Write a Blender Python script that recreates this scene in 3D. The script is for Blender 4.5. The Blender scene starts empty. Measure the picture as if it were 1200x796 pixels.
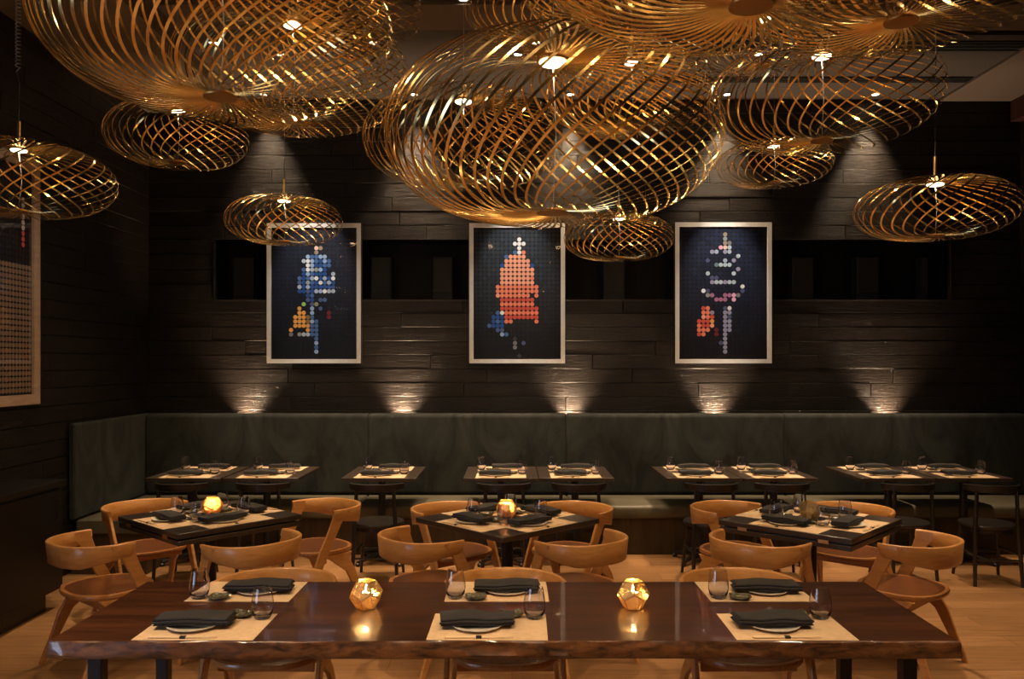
import bpy, math, random
from mathutils import Vector, Matrix, noise
PI = math.pi
random.seed(11)
S = bpy.context.scene
C = S.collection
F = 950.0; HX = 600.0; HY = 425.0; EYE = 1.73
def R(d): return math.radians(d)
# ------------------------------------------------------------------ materials
MATS = {}
def mat(name, color=(.5,.5,.5), rough=.5, metal=0, spec=.5, coat=0, coat_rough=.05, emit=None, estr=0, trans=0, ior=1.45):
    m = bpy.data.materials.new(name); m.use_nodes = True
    b = m.node_tree.nodes['Principled BSDF']
    b.inputs['Base Color'].default_value = (*color, 1)
    b.inputs['Roughness'].default_value = rough
    b.inputs['Metallic'].default_value = metal
    b.inputs['Specular IOR Level'].default_value = spec
    b.inputs['Coat Weight'].default_value = coat
    b.inputs['Coat Roughness'].default_value = coat_rough
    b.inputs['Transmission Weight'].default_value = trans
    b.inputs['IOR'].default_value = ior
    if emit:
        b.inputs['Emission Color'].default_value = (*emit, 1)
        b.inputs['Emission Strength'].default_value = estr
    MATS[name] = m
    return m
def nodes(m):
    nt = m.node_tree
    return nt, nt.nodes['Principled BSDF'], nt.nodes.new, nt.links.new
def coords(m, scale=(1,1,1), kind='Object', rot=(0,0,0)):
    nt, b, N, L = nodes(m)
    tc = N('ShaderNodeTexCoord'); mp = N('ShaderNodeMapping')
    mp.inputs['Scale'].default_value = scale; mp.inputs['Rotation'].default_value = rot
    L(tc.outputs[kind], mp.inputs['Vector'])
    return mp.outputs['Vector']
def noise_tex(m, vec, scale, detail=4, rough=.55, dist=0):
    nt, b, N, L = nodes(m)
    n = N('ShaderNodeTexNoise'); n.inputs['Scale'].default_value = scale
    n.inputs['Detail'].default_value = detail; n.inputs['Roughness'].default_value = rough
    n.inputs['Distortion'].default_value = dist
    L(vec, n.inputs['Vector']); return n.outputs['Fac']
def ramp(m, fac, stops):
    nt, b, N, L = nodes(m)
    r = N('ShaderNodeValToRGB'); e = r.color_ramp.elements
    while len(e) < len(stops): e.new(.5)
    for k, (p, c) in enumerate(stops):
        e[k].position = p; e[k].color = (*c, 1)
    L(fac, r.inputs['Fac']); return r.outputs['Color']
def bump(m, h, strength=.3, dist=.01):
    nt, b, N, L = nodes(m)
    n = N('ShaderNodeBump'); n.inputs['Strength'].default_value = strength; n.inputs['Distance'].default_value = dist
    L(h, n.inputs['Height']); L(n.outputs['Normal'], b.inputs['Normal'])
def setcol(m, c, inp='Base Color'):
    m.node_tree.links.new(c, m.node_tree.nodes['Principled BSDF'].inputs[inp])

def wood(name, c1, c2, rough, scale=(1,1,1), freq=6, coat=0, coat_rough=.06, bstr=.08, spec=.5, kind='Object'):
    m = mat(name, c1, rough, coat=coat, coat_rough=coat_rough, spec=spec)
    v = coords(m, scale, kind)
    f = noise_tex(m, v, freq, 6, .6, .6)
    setcol(m, ramp(m, f, [(.3, c1), (.7, c2)]))
    bump(m, f, bstr, .004)
    return m
# charred planks
def charred(name, sc):
    m = mat(name, (.02,.016,.013), .42, spec=.5)
    v = coords(m, sc)
    f = noise_tex(m, v, 9, 9, .72, .15)
    setcol(m, ramp(m, f, [(.25, (.005,.004,.003)), (.58, (.014,.0105,.008)), (.8, (.042,.031,.023))]))
    g = noise_tex(m, v, 30, 6, .7, .1)
    nt, b, N, L = nodes(m)
    add = N('ShaderNodeMath'); add.operation = 'ADD'; L(f, add.inputs[0]); L(g, add.inputs[1])
    bump(m, add.outputs[0], 1.0, .0055)
    rr = N('ShaderNodeMapRange'); rr.inputs['To Min'].default_value = .18; rr.inputs['To Max'].default_value = .5
    L(g, rr.inputs['Value']); L(rr.outputs['Result'], b.inputs['Roughness'])
    return m
M_WALLX = charred('charred_planks_back', (.45, 6, 4.5))
M_WALLY = charred('charred_planks_side', (6, .45, 4.5))
M_NICHE = mat('niche_black', (.006,.006,.006), .6)
M_BOXD = mat('niche_box', (.03,.03,.028), .5)
M_CEIL = mat('ceiling_paint', (.10,.085,.07), .9)
nt, b, N, L = nodes(M_CEIL)
f = noise_tex(M_CEIL, coords(M_CEIL), 1.2, 3)
setcol(M_CEIL, ramp(M_CEIL, f, [(.3,(.05,.042,.036)),(.7,(.068,.058,.049))]))
M_SOFF = mat('soffit_paint', (.13,.10,.08), .9)
M_SLOT = mat('ceiling_slot_black', (.004,.004,.004), .7)
M_BLACK = mat('black_steel', (.012,.012,.013), .38, spec=.5)
M_PLASTER = mat('dark_plaster', (.03,.027,.024), .9)

# oak floor planks
M_FLOOR = mat('oak_floor', (.4,.24,.11), .38, spec=.45)
nt, b, N, L = nodes(M_FLOOR)
v = coords(M_FLOOR, (1,1,1))
br = N('ShaderNodeTexBrick'); br.offset = .37; br.inputs['Scale'].default_value = 1
br.inputs['Brick Width'].default_value = 1.9; br.inputs['Row Height'].default_value = .19
br.inputs['Mortar Size'].default_value = .0018; br.inputs['Mortar Smooth'].default_value = .1
br.inputs['Color1'].default_value = (.37,.195,.082,1); br.inputs['Color2'].default_value = (.25,.127,.05,1)
br.inputs['Mortar'].default_value = (.07,.035,.015,1)
L(v, br.inputs['Vector'])
v2 = coords(M_FLOOR, (1.1, 14, 1))
f = noise_tex(M_FLOOR, v2, 2.2, 8, .65, 1.2)
cr = ramp(M_FLOOR, f, [(.28,(.55,.48,.4)),(.55,(1,1,1)),(.8,(1.25,1.15,1.05))])
mx = N('ShaderNodeMix'); mx.data_type = 'RGBA'; mx.blend_type = 'MULTIPLY'; mx.inputs['Factor'].default_value = .8
L(br.outputs['Color'], mx.inputs['A']); L(cr, mx.inputs['B']); L(mx.outputs['Result'], b.inputs['Base Color'])
bump(M_FLOOR, f, .06, .003)

M_SLAB = wood('walnut_slab', (.022,.0065,.0025), (.095,.029,.009), .35, (.5, 5, 1), 3.2, coat=.75, coat_rough=.04, bstr=.02)
M_BARK = wood('slab_live_edge', (.008,.004,.002), (.20,.075,.022), .4, (1.6, 1, 5), 8, coat=.9, coat_rough=.1, bstr=.5)
M_CHAIR = wood('oak_chair', (.43,.185,.048), (.58,.285,.09), .36, (2, 2, 14), 2.5, coat=.35, coat_rough=.2, bstr=.04)
M_BAND = wood('oak_band', (.43,.185,.048), (.58,.285,.09), .36, (4, 4, 18), 2.5, coat=.35, coat_rough=.2, bstr=.04)
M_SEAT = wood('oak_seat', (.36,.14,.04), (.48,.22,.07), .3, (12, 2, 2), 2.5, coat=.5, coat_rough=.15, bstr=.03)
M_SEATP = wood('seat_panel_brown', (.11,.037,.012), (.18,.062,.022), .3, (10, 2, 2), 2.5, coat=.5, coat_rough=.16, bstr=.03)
M_DCHAIR = wood('black_stained_wood', (.010,.008,.007), (.022,.017,.013), .35, (2,2,12), 3, coat=.4, coat_rough=.2, bstr=.05)
M_DTOP = wood('dark_table_top', (.022,.016,.012), (.05,.036,.026), .32, (1,9,1), 4, coat=.7, coat_rough=.1, bstr=.05)
M_DTOP2 = wood('dark_banquette_top', (.03,.021,.015), (.06,.042,.03), .35, (1,9,1), 4, coat=.4, coat_rough=.15, bstr=.05)
M_CAB = wood('ebony_cabinet', (.004,.0035,.003), (.009,.007,.006), .4, (8,1,1), 3, coat=.1, coat_rough=.3)

# velvet
M_VELV = mat('charcoal_velvet', (.05,.055,.05), .85)
nt, b, N, L = nodes(M_VELV)
v = coords(M_VELV, (1,1,.55))
f = noise_tex(M_VELV, v, 2.3, 4, .6, 1.4)
setcol(M_VELV, ramp(M_VELV, f, [(.38,(.011,.013,.012)),(.62,(.034,.038,.034))]))
b.inputs['Sheen Weight'].default_value = .15; b.inputs['Sheen Roughness'].default_value = .4
b.inputs['Sheen Tint'].default_value = (.5,.55,.48,1)
f2 = noise_tex(M_VELV, coords(M_VELV), 260, 2); bump(M_VELV, f2, .12, .001)
M_SEATL = mat('olive_leather', (.14,.125,.085), .45)
nt, b, N, L = nodes(M_SEATL)
f = noise_tex(M_SEATL, coords(M_SEATL), 5, 4)
setcol(M_SEATL, ramp(M_SEATL, f, [(.3,(.075,.066,.042)),(.7,(.11,.097,.064))])); bump(M_SEATL, f, .1, .01)
M_PLINTH = mat('banquette_base_brown', (.05,.032,.016), .5)
f = noise_tex(M_PLINTH, coords(M_PLINTH, (6,6,.6)), 3, 4); setcol(M_PLINTH, ramp(M_PLINTH, f, [(.3,(.035,.022,.011)),(.7,(.065,.042,.02))]))

# brass
def brass(name, c, rough):
    m = mat(name, c, rough, metal=1)
    f = noise_tex(m, coords(m, (3,3,3)), 12, 3)
    nt, b, N, L = nodes(m)
    rr = N('ShaderNodeMapRange'); rr.inputs['To Min'].default_value = rough*.8; rr.inputs['To Max'].default_value = rough*1.3
    L(f, rr.inputs['Value']); L(rr.outputs['Result'], b.inputs['Roughness'])
    return m
M_BRASS = brass('brass_ribbon', (.94,.67,.28), .2)
M_BRASSD = brass('brass_disc', (.40,.22,.07), .42)
M_STEM = brass('brass_stem', (.75,.50,.22), .35)
M_CORD = mat('grey_cord', (.22,.22,.24), .45)
M_LED = mat('led_diffuser', (1,.9,.7), .5, emit=(1,.76,.45), estr=10)
M_SPOTE = mat('downlight_lens', (1,.9,.75), .5, emit=(1,.78,.52), estr=25)

M_FRAME = mat('white_frame', (.74,.73,.68), .4)
f = noise_tex(M_FRAME, coords(M_FRAME), 40, 3); setcol(M_FRAME, ramp(M_FRAME, f, [(.3,(.78,.79,.78)),(.7,(.86,.87,.86))]))
M_FRAMEW = wood('pale_wood_frame', (.40,.27,.19), (.5,.36,.26), .5, (2,2,9), 3)
M_OUT = mat('frame_black_edge', (.01,.01,.01), .4)
M_ARTBG = mat('art_backing', (.008,.009,.014), .6)
M_DOTS = mat('art_dots', (.5,.5,.5), .45)
nt, b, N, L = nodes(M_DOTS)
at = N('ShaderNodeVertexColor'); at.layer_name = 'Col'; L(at.outputs['Color'], b.inputs['Base Color'])
def thin_glass(name, gl=.07, rough=.02):
    m = bpy.data.materials.new(name); m.use_nodes = True; nt = m.node_tree; nt.nodes.clear()
    o = nt.nodes.new('ShaderNodeOutputMaterial'); t = nt.nodes.new('ShaderNodeBsdfTransparent')
    g = nt.nodes.new('ShaderNodeBsdfGlossy'); g.inputs['Roughness'].default_value = rough
    lw = nt.nodes.new('ShaderNodeLayerWeight'); lw.inputs['Blend'].default_value = .5
    pw = nt.nodes.new('ShaderNodeMath'); pw.operation = 'POWER'; pw.inputs[1].default_value = 5; nt.links.new(lw.outputs['Facing'], pw.inputs[0])
    fr = nt.nodes.new('ShaderNodeMath'); fr.operation = 'MULTIPLY_ADD'; fr.inputs[1].default_value = .9; fr.inputs[2].default_value = .022; nt.links.new(pw.outputs[0], fr.inputs[0])
    mx = nt.nodes.new('ShaderNodeMixShader')
    nt.links.new(fr.outputs[0], mx.inputs[0]); nt.links.new(t.outputs[0], mx.inputs[1]); nt.links.new(g.outputs[0], mx.inputs[2])
    nt.links.new(mx.outputs[0], o.inputs[0]); return m
M_PANE = thin_glass('picture_glass')

M_PAPER = mat('kraft_placemat', (.62,.43,.26), .8)
f = noise_tex(M_PAPER, coords(M_PAPER), 30, 4); setcol(M_PAPER, ramp(M_PAPER, f, [(.3,(.57,.40,.235)),(.7,(.66,.47,.29))]))
M_NAP = mat('charcoal_napkin', (.035,.032,.032), .85)
nt, b, N, L = nodes(M_NAP)
b.inputs['Sheen Weight'].default_value = .04; b.inputs['Sheen Roughness'].default_value = .5
f = noise_tex(M_NAP, coords(M_NAP), 300, 2); bump(M_NAP, f, .25, .001)
setcol(M_NAP, ramp(M_NAP, noise_tex(M_NAP, coords(M_NAP), 9, 3), [(.3,(.015,.0135,.0135)),(.7,(.025,.0225,.022))]))
M_CHINA = mat('cream_china', (.78,.72,.60), .25, coat=.3)
f = noise_tex(M_CHINA, coords(M_CHINA), 50, 2); setcol(M_CHINA, ramp(M_CHINA, f, [(.3,(.75,.69,.57)),(.7,(.80,.74,.62))]))
M_STICK = mat('bamboo', (.72,.52,.28), .5)
f = noise_tex(M_STICK, coords(M_STICK,(1,30,30)), 8, 2); setcol(M_STICK, ramp(M_STICK, f, [(.3,(.66,.47,.24)),(.7,(.78,.58,.33))]))
M_BANDP = mat('black_paper_band', (.012,.012,.012), .6)
M_DISH = mat('glazed_dish', (.05,.05,.035), .22, coat=.8)
nt, b, N, L = nodes(M_DISH)
vo = N('ShaderNodeTexVoronoi'); vo.inputs['Scale'].default_value = 160; L(coords(M_DISH), vo.inputs['Vector'])
setcol(M_DISH, ramp(M_DISH, vo.outputs['Distance'], [(.15,(.20,.17,.09)),(.5,(.045,.045,.03))])); bump(M_DISH, vo.outputs['Distance'], .5, .002)
M_GLASS = mat('smoky_glass', (.88,.88,.95), .0, trans=1, ior=1.45)
M_GLASSB = mat('clear_glass', (.9,.9,.92), .0, trans=1, ior=1.45)
# perforated brass shell of the candle holders
def perforated(name, c, hole):
    m = mat(name, c, .3, metal=1)
    nt, b, N, L = nodes(m)
    vo = N('ShaderNodeTexVoronoi'); vo.inputs['Scale'].default_value = 230; L(coords(m), vo.inputs['Vector'])
    lt = N('ShaderNodeMath'); lt.operation = 'GREATER_THAN'; lt.inputs[1].default_value = hole
    L(vo.outputs['Distance'], lt.inputs[0]); L(lt.outputs[0], b.inputs['Alpha'])
    return m
M_ETCH = perforated('perforated_brass', (.98,.78,.45), .38)
M_ETCHF = brass('brass_edge', (.85,.58,.24), .3)
M_LINER = bpy.data.materials.new('amber_glow_liner'); M_LINER.use_nodes = True; nt = M_LINER.node_tree; nt.nodes.clear()
o_ = nt.nodes.new('ShaderNodeOutputMaterial'); t_ = nt.nodes.new('ShaderNodeBsdfTranslucent'); t_.inputs['Color'].default_value = (1,.62,.22,1); nt.links.new(t_.outputs[0], o_.inputs[0])
M_WAX = mat('candle_wax', (.9,.78,.55), .5)
M_FLAME = mat('flame', (1,.6,.2), .5, emit=(1,.70,.34), estr=260)
M_WINDOW = mat('added_cool_window', (.3,.4,.6), .5, emit=(.55,.72,1.0), estr=5.5)
M_RED = mat('oxblood_beam', (.05,.015,.01), .6)

# ------------------------------------------------------------------ mesh builder
class MB:
    def __init__(s): s.v = []; s.f = []; s.mi = []; s.cur = 0
    def add(s, vs, fs, M=None):
        n = len(s.v)
        for p in vs:
            p = Vector(p)
            if M: p = M @ p
            s.v.append(tuple(p))
        for f in fs: s.f.append([n+i for i in f]); s.mi.append(s.cur)
    def box(s, x0,x1,y0,y1,z0,z1, M=None):
        vs = [(x0,y0,z0),(x1,y0,z0),(x1,y1,z0),(x0,y1,z0),(x0,y0,z1),(x1,y0,z1),(x1,y1,z1),(x0,y1,z1)]
        s.add(vs, [(3,2,1,0),(4,5,6,7),(0,1,5,4),(1,2,6,5),(2,3,7,6),(3,0,4,7)], M)
    def loft(s, rings, closed=True, caps=True, M=None):
        n = len(rings[0]); vs = [p for r in rings for p in r]; fs = []
        for i in range(len(rings)-1):
            for j in range(n if closed else n-1):
                a = i*n+j; b_ = i*n+(j+1)%n
                fs.append((a, b_, b_+n, a+n))
        if caps and closed:
            fs.append(tuple(reversed(range(n)))); k = (len(rings)-1)*n; fs.append(tuple(range(k, k+n)))
        s.add(vs, fs, M)
    def lathe(s, prof, seg=24, M=None, caps=True):
        rings = [[(r*math.cos(2*PI*j/seg), r*math.sin(2*PI*j/seg), z) for j in range(seg)] for r, z in prof]
        s.loft(rings, True, caps, M)
    def tube(s, pts, r, seg=8, M=None):
        pts = [Vector(p) for p in pts]; rings = []
        up = Vector((0,0,1))
        for i, p in enumerate(pts):
            t = (pts[min(i+1,len(pts)-1)] - pts[max(i-1,0)]).normalized()
            a = t.cross(up)
            if a.length < 1e-3: a = t.cross(Vector((1,0,0)))
            a.normalize(); b_ = t.cross(a)
            rr = r[i] if isinstance(r, (list,tuple)) else r
            rings.append([tuple(p + a*rr*math.cos(2*PI*j/seg) + b_*rr*math.sin(2*PI*j/seg)) for j in range(seg)])
        s.loft(rings, True, True, M)
    def build(s, name, m, parent=None, bevel=0, smooth=40, loc=None):
        me = bpy.data.meshes.new(name); me.from_pydata(s.v, [], s.f); 
        ms = m if isinstance(m, (list,tuple)) else [m]
        for x in ms: me.materials.append(x)
        if len(ms) > 1:
            for p, k in zip(me.polygons, s.mi): p.material_index = k
        me.update()
        if smooth:
            for p in me.polygons: p.use_smooth = True
            me.set_sharp_from_angle(angle=R(smooth))
        o = bpy.data.objects.new(name, me); C.objects.link(o)
        if parent: o.parent = parent
        if loc: o.location = loc
        if bevel:
            bv = o.modifiers.new('bevel', 'BEVEL'); bv.width = bevel; bv.segments = 2; bv.limit_method = 'ANGLE'
        return o
def struct(o): o['kind'] = 'structure'; return o
def tag(o, label, cat, group=None):
    o['label'] = label; o['category'] = cat
    if group: o['group'] = group
    return o
def thing(name, loc=(0,0,0), rz=0):
    o = bpy.data.objects.new(name, None); o.empty_display_size = .05
    C.objects.link(o); o.location = loc; o.rotation_euler = (0,0,rz); return o
KIDS = {}
def reg(root, *parts):            # remember parts (and their sub-parts) so that copies are quick
    KIDS[root.name] = parts; return root
def dup(root, loc, rz):
    r = root.copy(); C.objects.link(r); r.location = loc; r.rotation_euler = (0,0,rz)
    for k in ('label','category','group'):
        if k in r: del r[k]
    for ch in [o for o in bpy.data.objects if o.parent == root]:
        c = ch.copy(); C.objects.link(c); c.parent = r
        for g in [o for o in bpy.data.objects if o.parent == ch]:
            d = g.copy(); C.objects.link(d); d.parent = c
    return r
class Maker:                      # first call uses the original, later calls copies
    def __init__(s, root): s.root = root; s.used = False
    def put(s, loc, rz, label, cat, group=None):
        if not s.used: o = s.root; s.used = True; o.location = loc; o.rotation_euler = (0,0,rz)
        else: o = dup(s.root, loc, rz)
        return tag(o, label, cat, group)

# ------------------------------------------------------------------ room shell
XL, XR, YB, YF, ZC = -3.63, 5.08, 8.1, -2.6, 4.36
mb = MB(); mb.box(XL-.2, XR+.2, YF-.2, YB+.6, -.1, 0); struct(mb.build('floor', M_FLOOR, smooth=0))
mb = MB(); mb.box(XL-.2, XR+.2, YF-.2, YB+.6, ZC, ZC+.12); struct(mb.build('ceiling', M_CEIL, smooth=0))
rows = [(i*2.36/17, (i+1)*2.36/17) for i in range(17)] + [(2.36+i*.15, 2.36+(i+1)*.15) for i in range(4)] + [(2.96+i*.14, 2.96+(i+1)*.14) for i in range(10)]
NX0, NX1, NZ0, NZ1 = -2.96, 4.37, 2.36, 2.96
def planks(mb, u0, u1, z0, z1, place, seed):
    rnd = random.Random(seed); u = u0; 
    first = True
    while u < u1-1e-6:
        ln = rnd.uniform(1.1, 3.0) if not first else rnd.uniform(.4, 2.6); first = False
        e = min(u+ln, u1)
        if u1-e < .25: e = u1
        d = rnd.uniform(0, .0045); t = rnd.uniform(-.0012,.0012)
        place(mb, u+.0015, e-.0015, z0+.0018, z1-.0018, d, t); u = e
def place_back(mb, a, b_, z0, z1, d, t):
    y = YB-.004-d; c = .003
    ring0 = [(a,YB+.04,z0),(b_,YB+.04,z0),(b_,YB+.04,z1),(a,YB+.04,z1)]
    ring1 = [(a,y+c,z0),(b_,y+c,z0),(b_,y+c,z1),(a,y+c,z1)]
    ring2 = [(a+c,y+t,z0+c),(b_-c,y+t,z0+c),(b_-c,y-t,z1-c),(a+c,y-t,z1-c)]
    mb.loft([ring0, ring1, ring2])
mb = MB()
for i, (a, b_) in enumerate(rows):
    b_ = min(b_, ZC)
    if a > NZ0-.01 and b_ < NZ1+.01:
        planks(mb, XL, NX0, a, b_, place_back, i); planks(mb, NX1, XR, a, b_, place_back, i+100)
    else: planks(mb, XL, XR, a, b_, place_back, i)
mb.box(XL-.2, XR+.2, YB+.035, YB+.1, 0, NZ0); mb.box(XL-.2, XR+.2, YB+.035, YB+.1, NZ1, ZC)
mb.box(XL-.2, NX0, YB+.035, YB+.1, NZ0, NZ1); mb.box(NX1, XR+.2, YB+.035, YB+.1, NZ0, NZ1)
struct(mb.build('wall_back', M_WALLX, smooth=20))
mb = MB()   # recessed niche lining
mb.box(NX0-.05, NX1+.05, YB+.35, YB+.40, NZ0-.05, NZ1+.05)
mb.box(NX0-.05, NX1+.05, YB+.1, YB+.36, NZ0-.05, NZ0); mb.box(NX0-.05, NX1+.05, YB+.1, YB+.36, NZ1, NZ1+.05)
mb.box(NX0-.05, NX0, YB+.1, YB+.36, NZ0, NZ1); mb.box(NX1, NX1+.05, YB+.1, YB+.36, NZ0, NZ1)
struct(mb.build('trim_1', M_NICHE, smooth=0))
mb = MB()   # thin bead around the niche opening
mb.box(NX0-.015, NX0, YB-.018, YB+.1, NZ0-.015, NZ1+.015); mb.box(NX1, NX1+.015, YB-.018, YB+.1, NZ0-.015, NZ1+.015)
mb.box(NX0, NX1, YB-.018, YB+.1, NZ0-.015, NZ0); mb.box(NX0, NX1, YB-.018, YB+.1, NZ1, NZ1+.015)
struct(mb.build('trim_2', M_WALLX, smooth=0))
def place_left(mb, a, b_, z0, z1, d, t):
    x = XL+.003+d*.8; c = .003
    ring0 = [(XL-.04,b_,z0),(XL-.04,a,z0),(XL-.04,a,z1),(XL-.04,b_,z1)]
    ring1 = [(x-c,b_,z0),(x-c,a,z0),(x-c,a,z1),(x-c,b_,z1)]
    ring2 = [(x+t,b_-c,z0+c),(x+t,a+c,z0+c),(x-t,a+c,z1-c),(x-t,b_-c,z1-c)]
    mb.loft([ring0, ring1, ring2])
mb = MB()
WY0, WY1, WZ0, WZ1 = -.5, 1.9, 3*2.36/17, 13*2.36/17
for i, (a, b_) in enumerate(rows):
    if 3 <= i < 13: planks(mb, YF, WY0, a, b_, place_left, i+500); planks(mb, WY1, YB, a, b_, place_left, i+600)
    else: planks(mb, YF, YB, a, min(b_,4.22), place_left, i+500)
mb.box(XL-.1, XL-.035, YF-.2, WY0, 0, ZC); mb.box(XL-.1, XL-.035, WY1, YB+.1, 0, ZC)
mb.box(XL-.1, XL-.035, WY0, WY1, 0, WZ0); mb.box(XL-.1, XL-.035, WY0, WY1, WZ1, ZC)
struct(mb.build('wall_left', M_WALLY, smooth=20))
mb = MB()
def place_right(mb, a, b_, z0, z1, d, t):
    x = XR-.004-d; mb.box(x, XR+.04, a, b_, z0, z1)
for i, (a, b_) in enumerate(rows): planks(mb, YF, YB, a, min(b_,ZC), place_right, i+900)
mb.box(XR+.035, XR+.1, YF-.2, YB+.1, 0, ZC)
struct(mb.build('wall_right', M_WALLY, smooth=20))
mb = MB(); mb.box(XL-.1, XR+.1, YF-.1, YF, 0, ZC); struct(mb.build('wall_front', M_PLASTER, smooth=0))
mb = MB(); mb.box(XL-.09, XL-.06, WY0, WY1, WZ0, WZ1); w = struct(mb.build('window_1', M_WINDOW, smooth=0))  # unseen window added on the left for the cool streaks on the glasses
mb = MB()
mb.box(XL-.1, XL+.02, WY0, WY0+.05, WZ0, WZ1); mb.box(XL-.1, XL+.02, WY1-.05, WY1, WZ0, WZ1)
mb.box(XL-.1, XL+.02, WY0+.05, WY1-.05, WZ0, WZ0+.05); mb.box(XL-.1, XL+.02, WY0+.05, WY1-.05, WZ1-.05, WZ1)
mb.box(XL-.06, XL+.01, (WY0+WY1)/2-.02, (WY0+WY1)/2+.02, WZ0+.05, WZ1-.05); mb.build('window_frame', M_BLACK, w, smooth=0)
# ceiling steps
mb = MB(); mb.box(XL, XL+.95, YF, YB-.02, 4.22, ZC); struct(mb.build('trim_3', M_SOFF, smooth=0))
mb = MB(); mb.box(4.26, XR, YF, YB-.02, 4.335, ZC); struct(mb.build('trim_4', M_SOFF, smooth=0))
mb = MB(); mb.box(4.97, XR, YF, YB-.02, 4.13, 4.335); struct(mb.build('trim_5', M_RED, smooth=0))
mb = MB(); mb.box(-2.6, 4.25, 5.9, 6.35, 4.335, ZC); struct(mb.build('trim_6', M_SOFF, smooth=0))
for k, (y0, y1, x1) in enumerate([(6.62, 6.82, 4.24), (7.45, 7.58, 4.24), (6.42, 6.47, 4.24)]):
    mb = MB(); mb.box(1.2, x1, y0, y1, 4.348, 4.362)
    for j in range(3): mb.box(1.2, x1, y0+(y1-y0)*(j+.5)/3-.004, y0+(y1-y0)*(j+.5)/3+.004, 4.342, 4.35)
    o = mb.build('linear_ceiling_vent', M_SLOT, smooth=0)
    tag(o, ['wide black linear slot in the ceiling, middle one of three', 'black linear ceiling slot nearest the plank wall', 'thin black ceiling slot farthest from the plank wall'][k], 'vent')
# dim boxes in the niche
for k, (px0, px1, z0) in enumerate([(276,300,2.40),(436,460,2.44),(508,531,2.44),(706,731,2.44),(925,950,2.44),(1000,1026,2.44),(1076,1083,2.46)]):
    x0 = (px0-HX)/F*8.3; x1 = (px1-HX)/F*8.3; mb = MB()
    mb.box(x0, x1, 8.22, 8.36, NZ0+.002, 2.80)
    mb.box(x0+.01, x1-.01, 8.212, 8.22, z0, 2.79)
    o = mb.build('niche_box', M_BOXD, bevel=.004)
    tag(o, ['dark upright box in the recess left of the blue figure picture',
            'dark upright box in the recess just right of the blue figure picture',
            'dark upright box in the recess just left of the red figure picture',
            'dark upright box in the recess between red figure and stripe figure pictures',
            'dark upright box in the recess just right of the stripe figure picture',
            'dark upright box near the middle of the right-hand recess',
            'narrow dark upright at the far right end of the recess'][k], 'box', 'dark boxes in the wall recess')

# ------------------------------------------------------------------ dot pictures
def art(name, loc, W, H, rows_, bgfun, cells, rotz=0, ncol=20, nrow=30, frame_m=None, fw=.042):
    root = thing(name, loc, rotz)     # local: face towards -y, centre at origin
    d = .035
    mb = MB(); t = .008
    mb.box(-W/2, W/2, -d+.004, 0, H/2-t, H/2); mb.box(-W/2, W/2, -d+.004, 0, -H/2, -H/2+t)
    mb.box(-W/2, -W/2+t, -d+.004, 0, -H/2+t, H/2-t); mb.box(W/2-t, W/2, -d+.004, 0, -H/2+t, H/2-t)
    mb.build('frame_edge', M_OUT, root, smooth=0)
    W2, H2 = W-2*t, H-2*t
    mb = MB()
    mb.box(-W2/2, W2/2, -d, -.001, H2/2-fw, H2/2); mb.box(-W2/2, W2/2, -d, -.001, -H2/2, -H2/2+fw)
    mb.box(-W2/2, -W2/2+fw, -d, -.001, -H2/2+fw, H2/2-fw); mb.box(W2/2-fw, W2/2, -d, -.001, -H2/2+fw, H2/2-fw)
    mb.build('frame', frame_m or M_FRAME, root, smooth=0)
    aw, ah = W2-2*fw, H2-2*fw
    mb = MB(); mb.box(-aw/2, aw/2, -.012, -.002, -ah/2, ah/2); pr = mb.build('backing', M_ARTBG, root, smooth=0)
    # dots
    me = bpy.data.meshes.new('dot_grid'); vs = []; fs = []; cs = []
    pu = aw*.985/ncol; pv = ah*.985/nrow; rr = min(pu, pv)*.49; SEG = 14
    for j in range(nrow):
        for i in range(ncol):
            cx = (i-(ncol-1)/2)*pu; cz = -(j-(nrow-1)/2)*pv
            col, k = (cells[(i,j)], 1.0) if (i,j) in cells else (bgfun(i,j), .97)
            n = len(vs)
            for q in range(SEG):
                a = 2*PI*q/SEG; vs.append((cx+rr*k*math.cos(a), -.0125, cz+rr*k*math.sin(a)))
            for q in range(SEG):
                a = 2*PI*q/SEG; vs.append((cx+rr*k*math.cos(a), -.015, cz+rr*k*math.sin(a)))
            fs.append([n+SEG+q for q in range(SEG)]); cs.append(col)
            for q in range(SEG):
                fs.append([n+q, n+(q+1)%SEG, n+SEG+(q+1)%SEG, n+SEG+q]); cs.append(col)
    me.from_pydata(vs, [], fs); me.materials.append(M_DOTS)
    ca = me.color_attributes.new('Col', 'FLOAT_COLOR', 'CORNER'); li = 0
    for p, c in zip(me.polygons, cs):
        for _ in p.vertices: ca.data[li].color = (*c, 1); li += 1
    me.update()
    o = bpy.data.objects.new('dot_grid', me); C.objects.link(o); o.parent = root
    mb = MB(); mb.box(-aw/2, aw/2, -.024, -.022, -ah/2, ah/2); mb.build('glass', M_PANE, root, smooth=0)
    return root
PAL = {'W':(.95,.95,.95),'L':(.36,.52,.78),'l':(.45,.53,.66),'b':(.07,.17,.42),'B':(.02,.09,.33),'P':(.95,.62,.50),'t':(.42,.30,.22),'g':(.35,.40,.38),
       'G':(.35,.65,.22),'k':(.32,.32,.16),'o':(.85,.42,.10),'O':(.95,.26,.15),'q':(.98,.42,.27),'r':(.72,.10,.07),'d':(.30,.18,.06),'D':(.06,.06,.08),
       'R':(.20,.02,.03),'s':(.10,.11,.22),'v':(.38,.36,.52),'p':(.52,.20,.34),'i':(.95,.50,.68),'y':(.25,.25,.27),'c':(.55,.65,.72),'n':(.10,.13,.30),'x':(.16,.30,.36)}
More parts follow.
